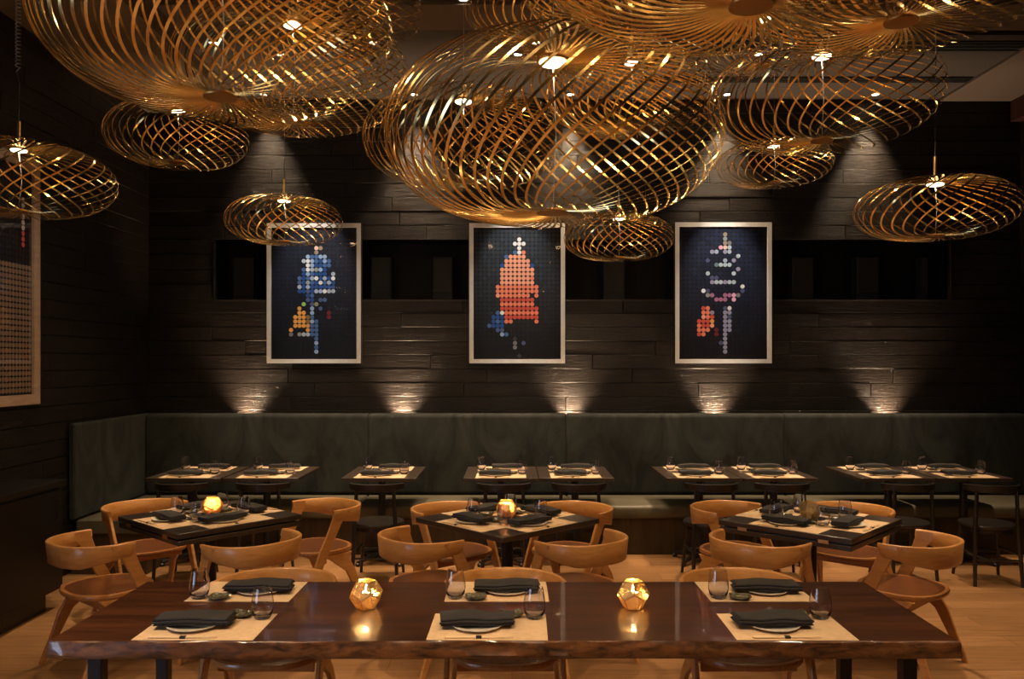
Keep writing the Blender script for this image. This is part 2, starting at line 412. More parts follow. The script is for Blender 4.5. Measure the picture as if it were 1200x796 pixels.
def cellmap(txt):
    d = {}
    for ln in txt.strip().split('\n'):
        j, rest = ln.split(':'); j = int(j)
        for tok in rest.split():
            a, c = tok.split('='); 
            if '-' in a: i0, i1 = map(int, a.split('-'))
            else: i0 = i1 = int(a)
            for i in range(i0, i1+1): d[(i,j)] = PAL[c]
    return d
A1 = cellmap('''4:10=P 11=t
5:10=t
6:8=L 9=b 10=b 11-12=L
7:7=c 8=W 9=L 10=b 11=B 12=L 13=b
8:8=W 9=L 10-11=B 12=b 13=b
9:7=b 8=W 9=l 10=g 11=L 12=B
10:7=B 8=L 9=b 10=B 11=B 12=B 14=l
11:6=b 7=B 8=b 9=l 10=W 11=B 12=l 13=B 14=W
12:6=n 7=B 8=g 9=b 10=B 11=W 12=b 13=l 14=B
13:6=l 7=B 8=l 9-14=B
14:6=B 7=B 8=n 9=B 10=l 11=L 12=W 13=l 14=l
15:8=B 9=b
16:8=n 9=B 11=n 12=b
17:7=G 9=n 10=k
18:6=o 9=L 11=n
19:6-7=o 9=L 13=R
20:5-7=o 8=d 9=b 13=R
21:5-7=o 8=d 9=l 10=b
22:5-8=o 9-10=b
23:4=o 8=o 9-10=b
24:4=y 6=g 7-8=c 9-10=b
25:10=b
26:10=L
27:10=b
28:10=L''')
A2 = cellmap('''1:9-10=D
2:10=W
3:9-11=W
4:10=W
5:9=b 10=W 11=O
6:7=b 8-11=q
7:7-12=q
8:6=B 7-12=q 13=B
9:6-13=q
10:6-13=q
11:6-12=q 13=O
12:6-13=q
13:5-14=O
14:5-14=O
15:5=q 6-12=O 14=O
16:6-13=r
17:6-13=O
18:6-14=r
19:5=b 6=W 7-14=O
20:4-6=B 7-14=r
21:4=B 5=b 6=B 7-8=O 14=O
22:3=b 4-6=B
23:5-6=n
24:6=L 7=b
25:9=D
26:9=y 11=n
27:9=y
29:10=D''')
A3 = cellmap('''1:10=t
2:10=g
3:10=t 11=y
4:9=i 10=P 11=c
5:7=v 8=l 10=v 11=l
6:13=c
7:6=s 10=l 12=v
8:8=x 9-11=c
9:13=v
10:6=c 12=c
11:7-8=s
12:7=v 8-9=c 10=v 11-12=c
13:14=W
14:5=W 6=s 14=s
15:6=g 7=p 10=p 11=p 12=i 13=y
16:8-10=p 12=i
18:5=r 6=O 10=s 11=W
19:5-6=O 7=v 10-11=v
20:5=q 6=O 7=r 10=v 11=s
21:4-6=r 7=o 10-11=v
22:4=O 5-6=r 7=q 10-11=v
23:4-6=O 8=R 10-11=v
24:4=r 5=O 8=R 10=v
25:10=v
26:9=s 10=v
27:10=v
28:10=v''')
rnd = random.Random(3)
def bg(c0, c1):
    def f(i, j):
        k = rnd.uniform(.75, 1.25); t = j/29
        return tuple((a*(1-t)+b_*t)*k for a, b_ in zip(c0, c1))  # background dots painted lighter towards the top, standing in for stronger light there
    return f
zc = lambda y0, y1: EYE+(HY-(y0+y1)/2)/F*8.07
def backart(x0, x1, y0, y1, nm, bgf, cells, label):
    W = (x1-x0)/F*8.06; H = (y1-y0)/F*8.06
    a = art('framed_picture', ((x0+x1)/2/F*8.06-HX/F*8.06, YB-.018, zc(y0,y1)), W, H, None, bgf, cells)
    tag(a, label, 'picture', 'dot-grid pictures on the plank wall'); return a
backart(312,424,261,427,'', bg((.012,.018,.045),(.008,.009,.016)), A1, 'white-framed dot-grid picture with blue figure and orange shape')
backart(549,663,261,427,'', bg((.03,.045,.065),(.006,.007,.010)), A2, 'white-framed dot-grid picture with tall red-orange shape under a white cross')
backart(790,905,260,427,'', bg((.014,.022,.06),(.010,.009,.014)), A3, 'white-framed dot-grid picture of a striped pale figure beside a small red shape')
# large one on the left wall
def bg4(i, j):
    if j >= 17: return (.25*random.uniform(.9,1.1), .165, .115)  # bright brownish reflection painted into the lower dots
    if i == 27 and j in (5,6,7,8,9,10): return (.5,.45,.42)
    if i == 27 and j in (11,12,13): return (.6,.10,.08)
    return (.02,.013,.011)
a = art('framed_picture', (XL+.016, 5.48, (1.41+3.25)/2), 1.36, 1.84, None, bg4, {}, rotz=R(90), ncol=30, nrow=40, frame_m=M_FRAMEW, fw=.075)
tag(a, 'large pale wood framed dot-grid picture on the left plank wall, tan reflection painted below', 'picture')

# ------------------------------------------------------------------ banquette
def rounded_slab(mb, x0,x1,y0,y1,z0,z1, r=.03, M=None, n=4):
    # rounded-rect cross-section in y-z lofted along x, with puffed ends
    def ring(x, ins):
        pts = []
        for cy, cz, a0 in ((y1-r,z1-r,0),(y0+r,z1-r,90),(y0+r,z0+r,180),(y1-r,z0+r,270)):
            for k in range(n+1):
                a = R(a0+90*k/n); pts.append((x, cy+(r-ins)*math.cos(a), cz+(r-ins)*math.sin(a)))
        return pts
    e = min(.012, r*.5)
    mb.loft([ring(x0, e), ring(x0+e, 0), ring(x1-e, 0), ring(x1, e)], M=M)
BT = 1.233
seams = [-3.555, -1.39, .527, 2.64, 4.99]
GB = 'velvet banquette units'
bl = ['second velvet banquette unit, behind the three leftmost wall tables','velvet banquette unit behind the pair of tables under the red picture','velvet banquette unit under the stripe figure picture','right-hand velvet banquette unit reaching the right wall']
for k in range(4):
    bq = thing('banquette', ((seams[k]+seams[k+1])/2,7.6,0)); tag(bq, bl[k].replace('second velvet','long velvet'), 'banquette', GB); ox = bq.location.x
    x0, x1 = seams[k]+.002-ox, seams[k+1]-.002-ox
    mb = MB(); rounded_slab(mb, x0, x1, .26, .385, .44, BT, r=.045); mb.build('backrest', M_VELV, bq)
    mb = MB(); rounded_slab(mb, x0, x1, -.36, .26, .33, .45, r=.035); mb.build('seat', M_SEATL, bq)
    mb = MB(); mb.box(x0, x1, -.30, .385, .0, .33); mb.build('base', M_PLINTH, bq, smooth=0)
bq = thing('banquette', (-3.3,6.9,0)); tag(bq, 'short velvet banquette return against the left wall with streaked backrest', 'banquette', GB)
Mq = Matrix.Translation((3.3,-6.9,0)) @ Matrix.Rotation(PI/2, 4, 'Z')
mb = MB(); rounded_slab(mb, 6.6, 7.985, 3.56, 3.612, .44, BT, r=.025, M=Mq); mb.build('backrest', M_VELV, bq)
mb = MB(); rounded_slab(mb, 6.6, 7.232, 2.95, 3.555, .33, .45, r=.035, M=Mq); mb.build('seat', M_SEATL, bq)
mb = MB(); mb.box(-.30, .32, -.28, .33, 0, .33); mb.build('base', M_PLINTH, bq, smooth=0)
# small uplights in the gap between banquette and wall
ups = [(-2.63,'left of the blue figure picture'), (-1.09,'left of the red figure picture'), (.58,'below the red figure picture'), (2.03,'below the stripe figure picture'), (3.73,'below the right-hand recess')]
def light(kind, name, loc, energy, color, parent=None, rot=(0,0,0), size=.03, spot=None, blend=.4):
    l = bpy.data.lights.new(name, kind); l.energy = energy; l.color = color
    if kind == 'AREA': l.size = size
    else: l.shadow_soft_size = size
    if spot: l.spot_size = R(spot); l.spot_blend = blend
    o = bpy.data.objects.new(name, l); C.objects.link(o); o.location = loc; o.rotation_euler = rot
    if parent: o.parent = parent
    return o
upf = thing('wall_uplight'); mb = MB(); mb.lathe([(.026,0),(.026,.06),(.022,.06),(.022,.05)], 16); mb.build('housing', M_BLACK, upf)
mb = MB(); mb.lathe([(.021,.048),(.021,.052)], 16); mb.build('lens', M_SPOTE, upf)
light('SPOT', 'uplight_lamp', (0,-.004,.056), 260, (1,.69,.44), upf, (R(180),0,0), .02, 88, 1.0)
mk = Maker(upf)
for x, s in ups: mk.put((x, 8.040, 1.0), 0, 'small uplight hidden behind the banquette, ' + s, 'light', 'wall uplights behind the banquette')
mb = MB(); mb.box(XL+.02, 4.98, 7.988, 8.09, .94, .995)
struct(mb.build('trim_7', M_NICHE, smooth=0))

# recessed downlights
dl = thing('ceiling_downlight'); mb = MB(); mb.lathe([(.05,0),(.05,-.012),(.036,-.012),(.034,-.004)], 20); mb.build('trim_ring', M_BLACK, dl)
mb = MB(); mb.lathe([(.033,-.003),(.033,-.006)], 16); mb.build('lens', M_SPOTE, dl)
DL = dl; dlm = Maker(dl)
def down(x, y, tgt, energy, spot, blend, label, color=(1,.72,.46), group=None, z=ZC):
    o = dlm.put((x,y,z), 0, label, 'light', group)
    v = Vector(tgt)-Vector((x,y,z-.03))
    q = v.to_track_quat('-Z','Y').to_euler()
    return light('SPOT', 'downlight_lamp', (0,0,-.03), energy, color, o, q, .025, spot, blend)
where = ['near the left corner','above the gap left of the red picture','above the red figure picture','above the stripe figure picture','above the right-hand recess']
for k, px in enumerate([312, 486, 668, 850, 1022]):
    x = (px-HX)/F*8.0
    down(x, 7.93, (x, 8.03, 2.0), 170, 58, 1.0, 'recessed ceiling downlight against the plank wall, ' + where[k], group='wall washing downlights')
for k, (tx, tw) in enumerate([(-1.97,'left dot picture'), (.05,'centre dot picture'), (2.1,'right dot picture')]):
    down(tx, 6.9, (tx, 8.1, 2.5), 200, 27, .7, 'recessed ceiling spot aimed at the ' + tw, (1,.92,.80), 'picture spots')
for k, (tx, ty, e, tw) in enumerate([(-1.94,5.2,250,'left square table'), (0,5.1,250,'centre square table'), (1.87,5.05,320,'right square table')]):
    down(tx+[-.1,-.35,.45][k], ty+.75, (tx, ty, .7), e, 42, .8, 'recessed ceiling spot above the ' + tw, group='table spots')
for k, tx in enumerate([-2.45,-1.13,.2,1.95,3.6]):
    down(tx, 6.65, (tx, 7.2, .75), 240, 36, .8, 'recessed ceiling spot above the banquette, ' + ['first','second','third','fourth','fifth'][k] + ' from the left', group='banquette spots')
down(-2.1, 2.0, (-1.0, 3.3, .75), 240, 46, .8, 'recessed ceiling spot above the left end of the slab table', group='table spots')
down(-.35, 1.2, (.0, 3.0, .75), 330, 34, .8, 'recessed ceiling spot above the middle of the slab table', group='table spots')
down(2.3, 1.9, (1.1, 3.2, .75), 240, 46, .8, 'recessed ceiling spot above the right end of the slab table', group='table spots')
down(3.9, 4.3, (3.5, 4.6, 0), 300, 60, .9, 'recessed ceiling spot over the open floor on the right', group='table spots')
down(-2.4, 2.2, (-2.4, 3.2, 0), 110, 60, .9, 'recessed ceiling spot over the open floor on the left', group='table spots')
down(1.0, 1.0, (.8, 2.6, 0), 130, 60, .9, 'recessed ceiling spot over the near chairs', group='table spots')

down(-2.35, 5.0, (-3.6, 5.6, 2.0), 60, 50, .8, 'recessed ceiling spot aimed at the left wall picture', (1,.86,.72), 'picture spots')

# ------------------------------------------------------------------ cabinet at left
cb = thing('sideboard', (XL+.02, 0, 0)); tag(cb, 'black low sideboard against the left wall beside the oak chairs', 'sideboard')
mb = MB(); mb.box(0, .41, 2.6, 5.75, .13, .86); mb.build('carcass', M_CAB, cb, bevel=.004)
mb = MB(); mb.box(0, .44, 2.58, 5.78, .86, .90); mb.build('countertop', M_CAB, cb, bevel=.004)
mb = MB(); mb.box(0, .36, 2.62, 5.65, 0, .13); mb.build('plinth', M_BLACK, cb, smooth=0)
for k in range(4):
    y0 = 2.62+k*.782; mb = MB(); mb.box(.411, .429, y0+.004, y0+.774, .16, .84); d = mb.build('door', M_CAB, cb, bevel=.003)
    mb = MB(); mb.tube([(.432,y0+.70,.62),(.447,y0+.70,.62),(.447,y0+.70,.78),(.432,y0+.70,.78)], .005, 6); mb.build('handle', M_BLACK, d)

# ------------------------------------------------------------------ pendants
def cage(Rr, br, n, T, w, hubr, seed, p=.66):
    mb = MB(); b_ = Rr*br; NS = 44; th = .0012
    rnd = random.Random(seed)
    for k in range(n):
        ph0 = 2*PI*k/n + rnd.uniform(-.006,.006); rings = []
        for i in range(NS+1):
            u = i/NS; th0 = math.asin(min(1, (hubr/Rr)**(1/p)))
            a = th0 + (PI-2*th0)*u
            def P(a, kk=1.0):
                r = Rr*(math.sin(a)**p); z = b_*math.cos(a)
                # shallow dimple at top and bottom
                z *= 1 - .10*math.exp(-((r/Rr)/.28)**2)
                ph = ph0 + T*(a-PI/2)/PI
                return Vector((r*math.cos(ph), r*math.sin(ph), z))
            e = 1e-3; c = P(a); t = (P(a+e)-P(a-e)).normalized()
            rad = Vector((c.x, c.y, 0)).normalized()
            # surface normal from meridian tangent
            ph = math.atan2(c.y, c.x)
            az = Vector((-math.sin(ph), math.cos(ph), 0))
            nrm = t.cross(az); 
            if nrm.length < 1e-4: nrm = rad
            nrm.normalize()
            s = t.cross(nrm).normalized()
            # fan tilt so that neighbours overlap like slats near the hubs
            tl = .22
            s2 = s*math.cos(tl)+nrm*math.sin(tl); n2 = nrm*math.cos(tl)-s*math.sin(tl)
            ww = w/2
            rings.append([tuple(c+s2*ww+n2*th/2), tuple(c-s2*ww+n2*th/2), tuple(c-s2*ww-n2*th/2), tuple(c+s2*ww-n2*th/2)])
        mb.loft(rings)
    return mb
def pendant(px, Wpx, py_b, D, br, n, label, w=.009, T=-1.65, coil=False, energy=5):
    X = (px-HX)/F*D; Rr = Wpx/2/F*D; zb = EYE+(HY-py_b)/F*D; b_ = Rr*br*.9
    zc_ = zb + b_; hub = Rr*.095 if Rr > .45 else Rr*.12
    root = thing('brass_pendant', (X, D, zb)); tag(root, label, 'pendant light', 'brass ribbon pendant lamps')
    o = cage(Rr, br, n, T, w, hub*.8, int(px)).build('ribbon_shade', M_BRASS, root, smooth=50); o.location = (0,0,b_)
    mb = MB(); mb.lathe([(hub*.3,-.010),(hub,-.008),(hub*1.04,-.003),(hub*1.0,.004),(hub*.3,.006)], 28); mb.build('bottom_disc', M_BRASSD, root)
    zt = 2*b_
    mb = MB(); mb.lathe([(hub*.3,zt-.004),(hub,zt-.004),(hub*1.05,zt+.002),(hub*.9,zt+.010),(.02,zt+.014)], 28); mb.build('top_hub', M_BRASSD, root)
    mb = MB(); mb.lathe([(hub*.2,zt-.012),(hub*.82,zt-.010),(hub*.86,zt-.0045)], 28); mb.build('light_disc', M_LED, root)
    sl = min(.13, ZC-.06-(zb+zt+.014))
    mb = MB(); mb.lathe([(.0085,zt+.012),(.0085,zt+.012+sl),(.004,zt+.016+sl)], 14); mb.build('stem', M_STEM, root)
    top = ZC-zb
    mb = MB(); z0 = zt+.014+sl
    if coil:
        pts = [(0,0,z0),(0.004,0,z0+.2),(-.012,0,z0+.26)]
        c0 = z0+.28; c1 = c0+.35
        for i in range(18*10+1):
            a = i/10*2*PI; u = i/180; pts.append((-.004+.011*math.cos(a), .011*math.sin(a), c0+(c1-c0)*u))
        pts += [(0,0,c1+.03), (0,0,top-.02)]
        mb.tube(pts, .0028, 6)
    elif top-.02 > z0:
        mb.tube([(0,0,z0),(.003,0,(z0*2+top)/3),(-.002,0,(z0+2*top)/3),(0,0,top-.02)], .0028, 6)
    mb.tube([(.0,.0,zt-.01),(.012,.006,zt*.5),(0,0,.005)], .0015, 5)
    mb.build('cord', M_CORD, root)
    mb = MB(); mb.lathe([(.05,top-.001),(.05,top-.022),(.02,top-.03)], 20); mb.build('ceiling_canopy', M_BLACK, root)
    light('SPOT', 'pendant_lamp', (0,0,zt-.016), energy*1.5, (1,.66,.33), root, (0,0,0), .035, 168, .5)
    return root
PEND = [
 (258,400,112,2.80,.45,56,'huge brass ribbon pendant at top left, nearest on the left side',{'energy':34}),
 (343,270,140,4.10,.46,50,'large brass ribbon pendant tucked behind the huge top-left one',{'energy':24}),
 (395,200,45,5.20,.40,34,'brass pendant high up behind the two large left ones',{'energy':8}),
 (648,392,248,3.00,.50,54,'biggest brass ribbon pendant hanging in the middle above the slab table',{'energy':34}),
 (543,234,211,5.00,.44,44,'brass ribbon pendant seen through the left half of the biggest one',{'energy':20}),
 (740,200,148,4.50,.42,42,'brass ribbon pendant seen through the right half of the biggest one',{'energy':16}),
 (637,185,42,4.9,.38,34,'dark brass pendant close to the ceiling at top centre, left of the others',{'energy':2}),
 (701,190,13,4.00,.42,34,'brass pendant at the top edge directly above the biggest one',{'energy':10}),
 (880,540,4,1.90,.42,54,'nearest brass pendant cut by the top edge, disc above the right picture',{'energy':26,'w':.008}),
 (1056,400,24,2.70,.42,50,'large brass pendant at the top right with bright bulb glow',{'energy':34}),
 (963,262,164,4.00,.42,38,'large open brass pendant at right, below the two top right ones',{'energy':20}),
 (895,150,76,5.30,.40,30,'small brass pendant behind the large open one at right',{'energy':10}),
 (208,160,190,5.20,.42,32,'small brass pendant hanging under the huge top-left one',{'energy':12}),
 (22,210,247,4.20,.38,32,'brass pendant with coiled cord at the left edge of the photo',{'energy':14,'coil':True}),
 (333,134,283,5.60,.40,30,'small brass pendant in front of the blue figure picture',{'energy':12}),
 (725,128,302,5.80,.40,32,'small brass pendant between the red and stripe figure pictures',{'energy':12}),
 (907,132,214,5.80,.36,30,'small brass pendant just below the large open one at right',{'energy':12}),
 (1096,178,276,4.30,.38,30,'brass pendant hanging alone at the far right',{'energy':14}),
]
for px, W, pb, D, br, n, lab, kw in PEND: pendant(px, W, pb, D, br, n, lab, **kw)

# ------------------------------------------------------------------ oak chairs
def board(mb, path, widths, thick, axis_w, M=None):
    # path of centre points, width along axis_w, thickness across (x)
    rings = []
    aw = Vector(axis_w)
    for p, w in zip(path, widths):
        p = Vector(p); c = .004
        rings.append([tuple(p+aw*(w/2-c)+Vector((thick/2,0,0))), tuple(p+aw*(w/2)+Vector((thick/2-c,0,0))), tuple(p+aw*(w/2)-Vector((thick/2-c,0,0))), tuple(p+aw*(w/2-c)-Vector((thick/2,0,0))),
                      tuple(p-aw*(w/2-c)-Vector((thick/2,0,0))), tuple(p-aw*(w/2)-Vector((thick/2-c,0,0))), tuple(p-aw*(w/2)+Vector((thick/2-c,0,0))), tuple(p-aw*(w/2-c)+Vector((thick/2,0,0)))])
    mb.loft(rings, M=M)
def seat_outline(s, n=40):
    pts = []
    for k in range(n):
        a = 2*PI*k/n; x, y = math.cos(a), math.sin(a)
        r = 1/((abs(x)**2.5+abs(y)**2.5)**(1/2.5))
        pts.append((x*r*.242*s, y*r*.232*s))
    return pts
def oak_chair():
    t = thing('oak_armchair')
    mb = MB(); prof = [(.93,.418),(.985,.422),(1.0,.432),(1.0,.440),(.985,.447),(.95,.449),(.90,.446)]
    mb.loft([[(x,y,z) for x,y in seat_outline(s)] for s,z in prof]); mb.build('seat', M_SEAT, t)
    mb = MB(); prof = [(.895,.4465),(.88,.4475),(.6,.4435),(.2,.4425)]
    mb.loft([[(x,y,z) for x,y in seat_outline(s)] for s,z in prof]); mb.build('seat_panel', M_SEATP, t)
    # curved back band
    mb = MB(); rings = []; NA = 40
    for i in range(NA+1):
        u = -1+2*i/NA; a = R(-90+u*112)
        # plan: ellipse at rear, drawing straight forward at the ends
        if abs(u) < .8:
            aa = R(-90 + u/.8*90); x = .265*math.copysign(abs(math.cos(aa))**.82, math.cos(aa)) ; y = -.285*abs(math.sin(aa))**.9
        else:
            q = (abs(u)-.8)/.2; x = math.copysign(.265-.004*q, u); y = .028*q
        if abs(u) < 1e-9: x = 0
        e = abs(u)
        top = .732 - .006*e; hgt = .124 if e < .35 else .124 - .070*((e-.35)/.65)**1.0
        if e > .93: hgt -= .012*(e-.93)/.07
        thk = .022
        o = Vector((x, y*.9, 0)); o = Vector((x/.275**1, y/.28, 0)); o = o.normalized() if o.length > 0 else Vector((0,-1,0))
        if e >= .8: o = Vector((math.copysign(1,u), 0, 0))
        lean = .012
        z0 = top-hgt
        def q_(d, z): 
            kk = (z-z0)/max(hgt,1e-3)
            return (x+o.x*(d+lean*kk*(1 if e<.9 else 1)), y+o.y*(d+lean*kk), z)
        r_ = .005
        rings.append([q_(thk/2,z0+r_), q_(thk/2,top-r_), q_(thk/2-r_,top), q_(-thk/2+r_,top), q_(-thk/2,top-r_), q_(-thk/2,z0+r_), q_(-thk/2+r_,z0), q_(thk/2-r_,z0)])
    mb.loft(rings); mb.build('backrest', M_BAND, t, smooth=50)
    for s in (-1, 1):
        # front leg rises past the seat and flares into the band
        pts = [(.258,.27,0),(.255,.19,.22),(.254,.095,.44),(.256,.035,.56),(.260,.0,.635),(.264,-.022,.675),(.268,-.038,.705),(.270,-.04,.720)]
        wd = [.034,.055,.078,.076,.082,.102,.13,.135]
        mb = MB(); board(mb, [(s*x,y,z) for x,y,z in pts], wd, .021, (0,1,0))
        lg = mb.build('leg', M_CHAIR, t)
        mb = MB(); mb.lathe([(.007,0),(.007,.003),(.004,.004)], 10, Matrix.Translation((s*.2705,.155,.345)) @ Matrix.Rotation(s*PI/2,4,'Y')); mb.build('bolt', M_BLACK, lg)
        pts = [(.262,-.25,0),(.252,-.19,.14),(.238,-.13,.29),(.226,-.05,.38),(.222,-.03,.417)]
        wd = [.034,.05,.075,.14,.24]
        mb = MB(); board(mb, [(s*x,y,z) for x,y,z in pts], wd, .021, (0,1,0)); mb.build('leg', M_CHAIR, t)
    mb = MB(); mb.box(-.215,.215,.045,.065,.36,.417); mb.box(-.215,.215,-.125,-.105,.36,.417); mb.build('seat_rail', M_CHAIR, t, bevel=.003)
    return t
oak = Maker(oak_chair())
def put_oak(x, y, h, label, group): oak.put((x, y, 0), R(h-90), label, 'chair', group)
G1 = 'oak armchairs around the square tables'
for args in [
 (-2.34,4.69,51.5,'oak curved-back armchair at the near left side of the left square table'),
 (-1.53,4.68,142.5,'oak curved-back armchair at the near right side of the left square table'),
 (-2.55,5.68,-42,'oak curved-back armchair at the far left side of the left square table'),
 (-1.38,5.70,-135,'oak curved-back armchair at the far right side of the left square table'),
 (-.476,4.78,41.4,'oak curved-back armchair at the near left side of the centre square table'),
 (.364,4.72,126.5,'oak curved-back armchair at the near right side of the centre square table'),
 (-.39,5.56,-50,'oak curved-back armchair at the far left side of the centre square table'),
 (.39,5.58,-133,'oak curved-back armchair at the far right side of the centre square table'),
 (1.45,4.69,46.5,'oak curved-back armchair at the near left side of the right square table'),
 (2.255,4.68,133,'oak curved-back armchair at the near right side of the right square table'),
 (1.55,5.60,-48,'oak curved-back armchair at the far left side of the right square table'),
 (2.30,5.55,-130,'oak curved-back armchair at the far right side of the right square table')]: put_oak(*args, G1)
G2 = 'oak armchairs at the long slab table'
for args in [
 (-1.09,3.655,-91,'oak armchair facing us behind the slab table, left place'),
 (-.03,3.655,-90,'oak armchair facing us behind the slab table, middle place'),
 (1.05,3.655,-89,'oak armchair facing us behind the slab table, right place'),
 (-1.12,2.53,90,'oak armchair tip at the bottom edge, near left place of the slab table'),
 (-.09,2.50,98,'oak armchair tip at the bottom edge, near middle place of the slab table'),
 (.99,2.50,81,'oak armchair tip at the bottom edge, near right place of the slab table')]: put_oak(*args, G2)

# black chairs of the banquette tables
def black_chair():
    t = thing('black_side_chair')
    mb = MB(); prof = [(.9,.435),(.98,.438),(1,.447),(1,.455),(.98,.462),(.9,.464),(.3,.458)]
    mb.lathe([(r*.205,z) for r,z in prof], 36); mb.build('seat', M_DCHAIR, t)
    mb = MB(); mb.lathe([(.17,.40),(.178,.40),(.178,.434),(.17,.434)], 32, caps=False); mb.build('seat_ring', M_DCHAIR, t)
    mb = MB(); rings = []
    for i in range(25):
        a = R(-90 + (-1+2*i/24)*68); r0 = .222; th = .011; e = abs(-1+2*i/24); z1 = .785-.006*e; z0 = z1-.062+.014*e*e
        rings.append([(r*math.cos(a), r*.98*math.sin(a)+.0, z) for r, z in ((r0+th,z0+.004),(r0+th+.002,z1-.004),(r0+.004,z1),(r0-.004,z1),(r0-th+.002,z1-.004),(r0-th,z0+.004),(r0-.004,z0),(r0+.004,z0))])
    mb.loft(rings); mb.build('backrest', M_DCHAIR, t)
    for s in (-1,1):
        mb = MB(); mb.tube([(s*.175,-.20,0),(s*.16,-.165,.42),(s*.145,-.165,.735)], [.013,.018,.014], 10); mb.build('leg', M_DCHAIR, t)
        mb = MB(); mb.tube([(s*.175,.19,0),(s*.14,.13,.44)], [.012,.017], 10); mb.build('leg', M_DCHAIR, t)
    mb = MB(); mb.tube([(-.165,-.18,.2),(.165,-.18,.2)], .009, 8); mb.tube([(-.16,.16,.2),(.16,.16,.2)], .009, 8)
    for s in (-1,1): mb.tube([(s*.168,-.18,.24),(s*.16,.16,.24)], .009, 8)
    mb.build('stretcher', M_DCHAIR, t)
    return t
ORD = ['first','second','third','fourth','fifth','sixth','seventh','eighth','ninth']
bk = Maker(black_chair())
for k, (x, y, h) in enumerate([(-2.62,6.52,88),(-1.98,6.52,91),(-1.07,6.50,90),(-.066,6.50,92),(.53,6.50,90),(1.58,6.50,91),(2.14,6.50,88),(3.13,6.50,92),(3.77,6.44,84)]):
    bk.put((x, y, 0), R(h-90), 'black wooden round-seat chair, %s from the left along the banquette tables' % ORD[k], 'chair', 'black chairs along the banquette')

# ------------------------------------------------------------------ tables
def two_top():
    t = thing('banquette_table')
    mb = MB(); mb.box(-.318,.318,-.385,.385,.722,.75); mb.build('tabletop', M_DTOP2, t, bevel=.003)
    T0 = Matrix.Translation((0,-.2,0))
    mb = MB(); mb.lathe([(.032,.03),(.032,.70)], 16, T0); mb.build('pedestal', M_BLACK, t)
    mb = MB(); mb.box(-.15,.15,-.22,-.18,.70,.722); mb.box(-.02,.02,-.3,.3,.70,.722); mb.build('top_bracket', M_BLACK, t)
    mb = MB()
    for k in range(4):
        a = R(45+90*k); c, s = math.cos(a), math.sin(a)
        mb.tube([(0,0,.07),(c*.12,s*.12,.06),(c*.25,s*.25,.032)], [.028,.022,.016], 8, T0)
    mb.build('base', M_BLACK, t)
    for k in range(4):
        a = R(45+90*k); mb = MB(); mb.lathe([(.018,0),(.022,.006),(.022,.02),(.012,.03)], 12, Matrix.Translation((.25*math.cos(a),.25*math.sin(a)-.2,0))); mb.build('foot', M_BLACK, t)
    return t
tt = Maker(two_top()); TX = [-2.79,-2.13,-1.13,-.095,.548,1.63,2.275,3.27,3.925]; TY = 7.25
for k, x in enumerate(TX):
    tt.put((x, TY, 0), 0, 'dark two-seat banquette table, %s from the left along the wall' % ORD[k], 'table', 'two-seat tables along the banquette')
def square_top(double):
    t = thing('square_dining_table'); h = .41
    mb = MB(); mb.box(-h,h,-h,h,.718,.75); mb.build('tabletop', M_DTOP, t, bevel=.004)
    if double:
        mb = MB(); mb.box(-h+.004,h-.004,-h+.004,h-.004,.678,.708); mb.build('folding_leaf', M_DTOP, t, bevel=.004)
        mb = MB(); mb.box(-h+.03,h-.03,-h+.03,h-.03,.708,.718); mb.build('spacer', M_BLACK, t, smooth=0)
        for s in (-1,1):
            for q in (-.25,.25):
                mb = MB(); mb.box(q-.03,q+.03,-.001,.003,.703,.723, Matrix.Rotation(0,4,'Z') @ Matrix.Translation((0,s*(h)-.001,0))); mb.build('hinge', M_STEM, t, smooth=0)
    mb = MB(); mb.box(-.2,.2,-.03,.03,.655,.678 if double else .718); mb.box(-.03,.03,-.2,.2,.655,.678 if double else .718); mb.build('top_bracket', M_BLACK, t)
    mb = MB(); mb.lathe([(.038,.03),(.038,.66)], 20); mb.build('pedestal', M_BLACK, t)
    mb = MB()
    for k in range(4):
        a = R(45+90*k); c, s = math.cos(a), math.sin(a)
        mb.tube([(0,0,.07),(c*.14,s*.14,.055),(c*.30,s*.30,.03)], [.032,.024,.016], 8)
    mb.build('base', M_BLACK, t)
    for k in range(4):
        a = R(45+90*k); mb = MB(); mb.lathe([(.018,0),(.022,.006),(.022,.018),(.012,.028)], 12, Matrix.Translation((.30*math.cos(a),.30*math.sin(a),0))); mb.build('foot', M_BLACK, t)
    return t
SQ = [(-1.935,5.20,-42,'left',True),(-.03,5.11,-47,'centre',False),(1.867,5.07,-43.5,'right',True)]
for x, y, a, nm, dbl in SQ:
    t = square_top(dbl); t.location = (x,y,0); t.rotation_euler = (0,0,R(a))
    tag(t, {'left':'square dark table turned cornerwise at left, doubled top, glowing candle','centre':'square dark table turned cornerwise in the centre with single thin top','right':'square dark table turned cornerwise at right, doubled top, unlit holder'}[nm], 'table', 'square tables')

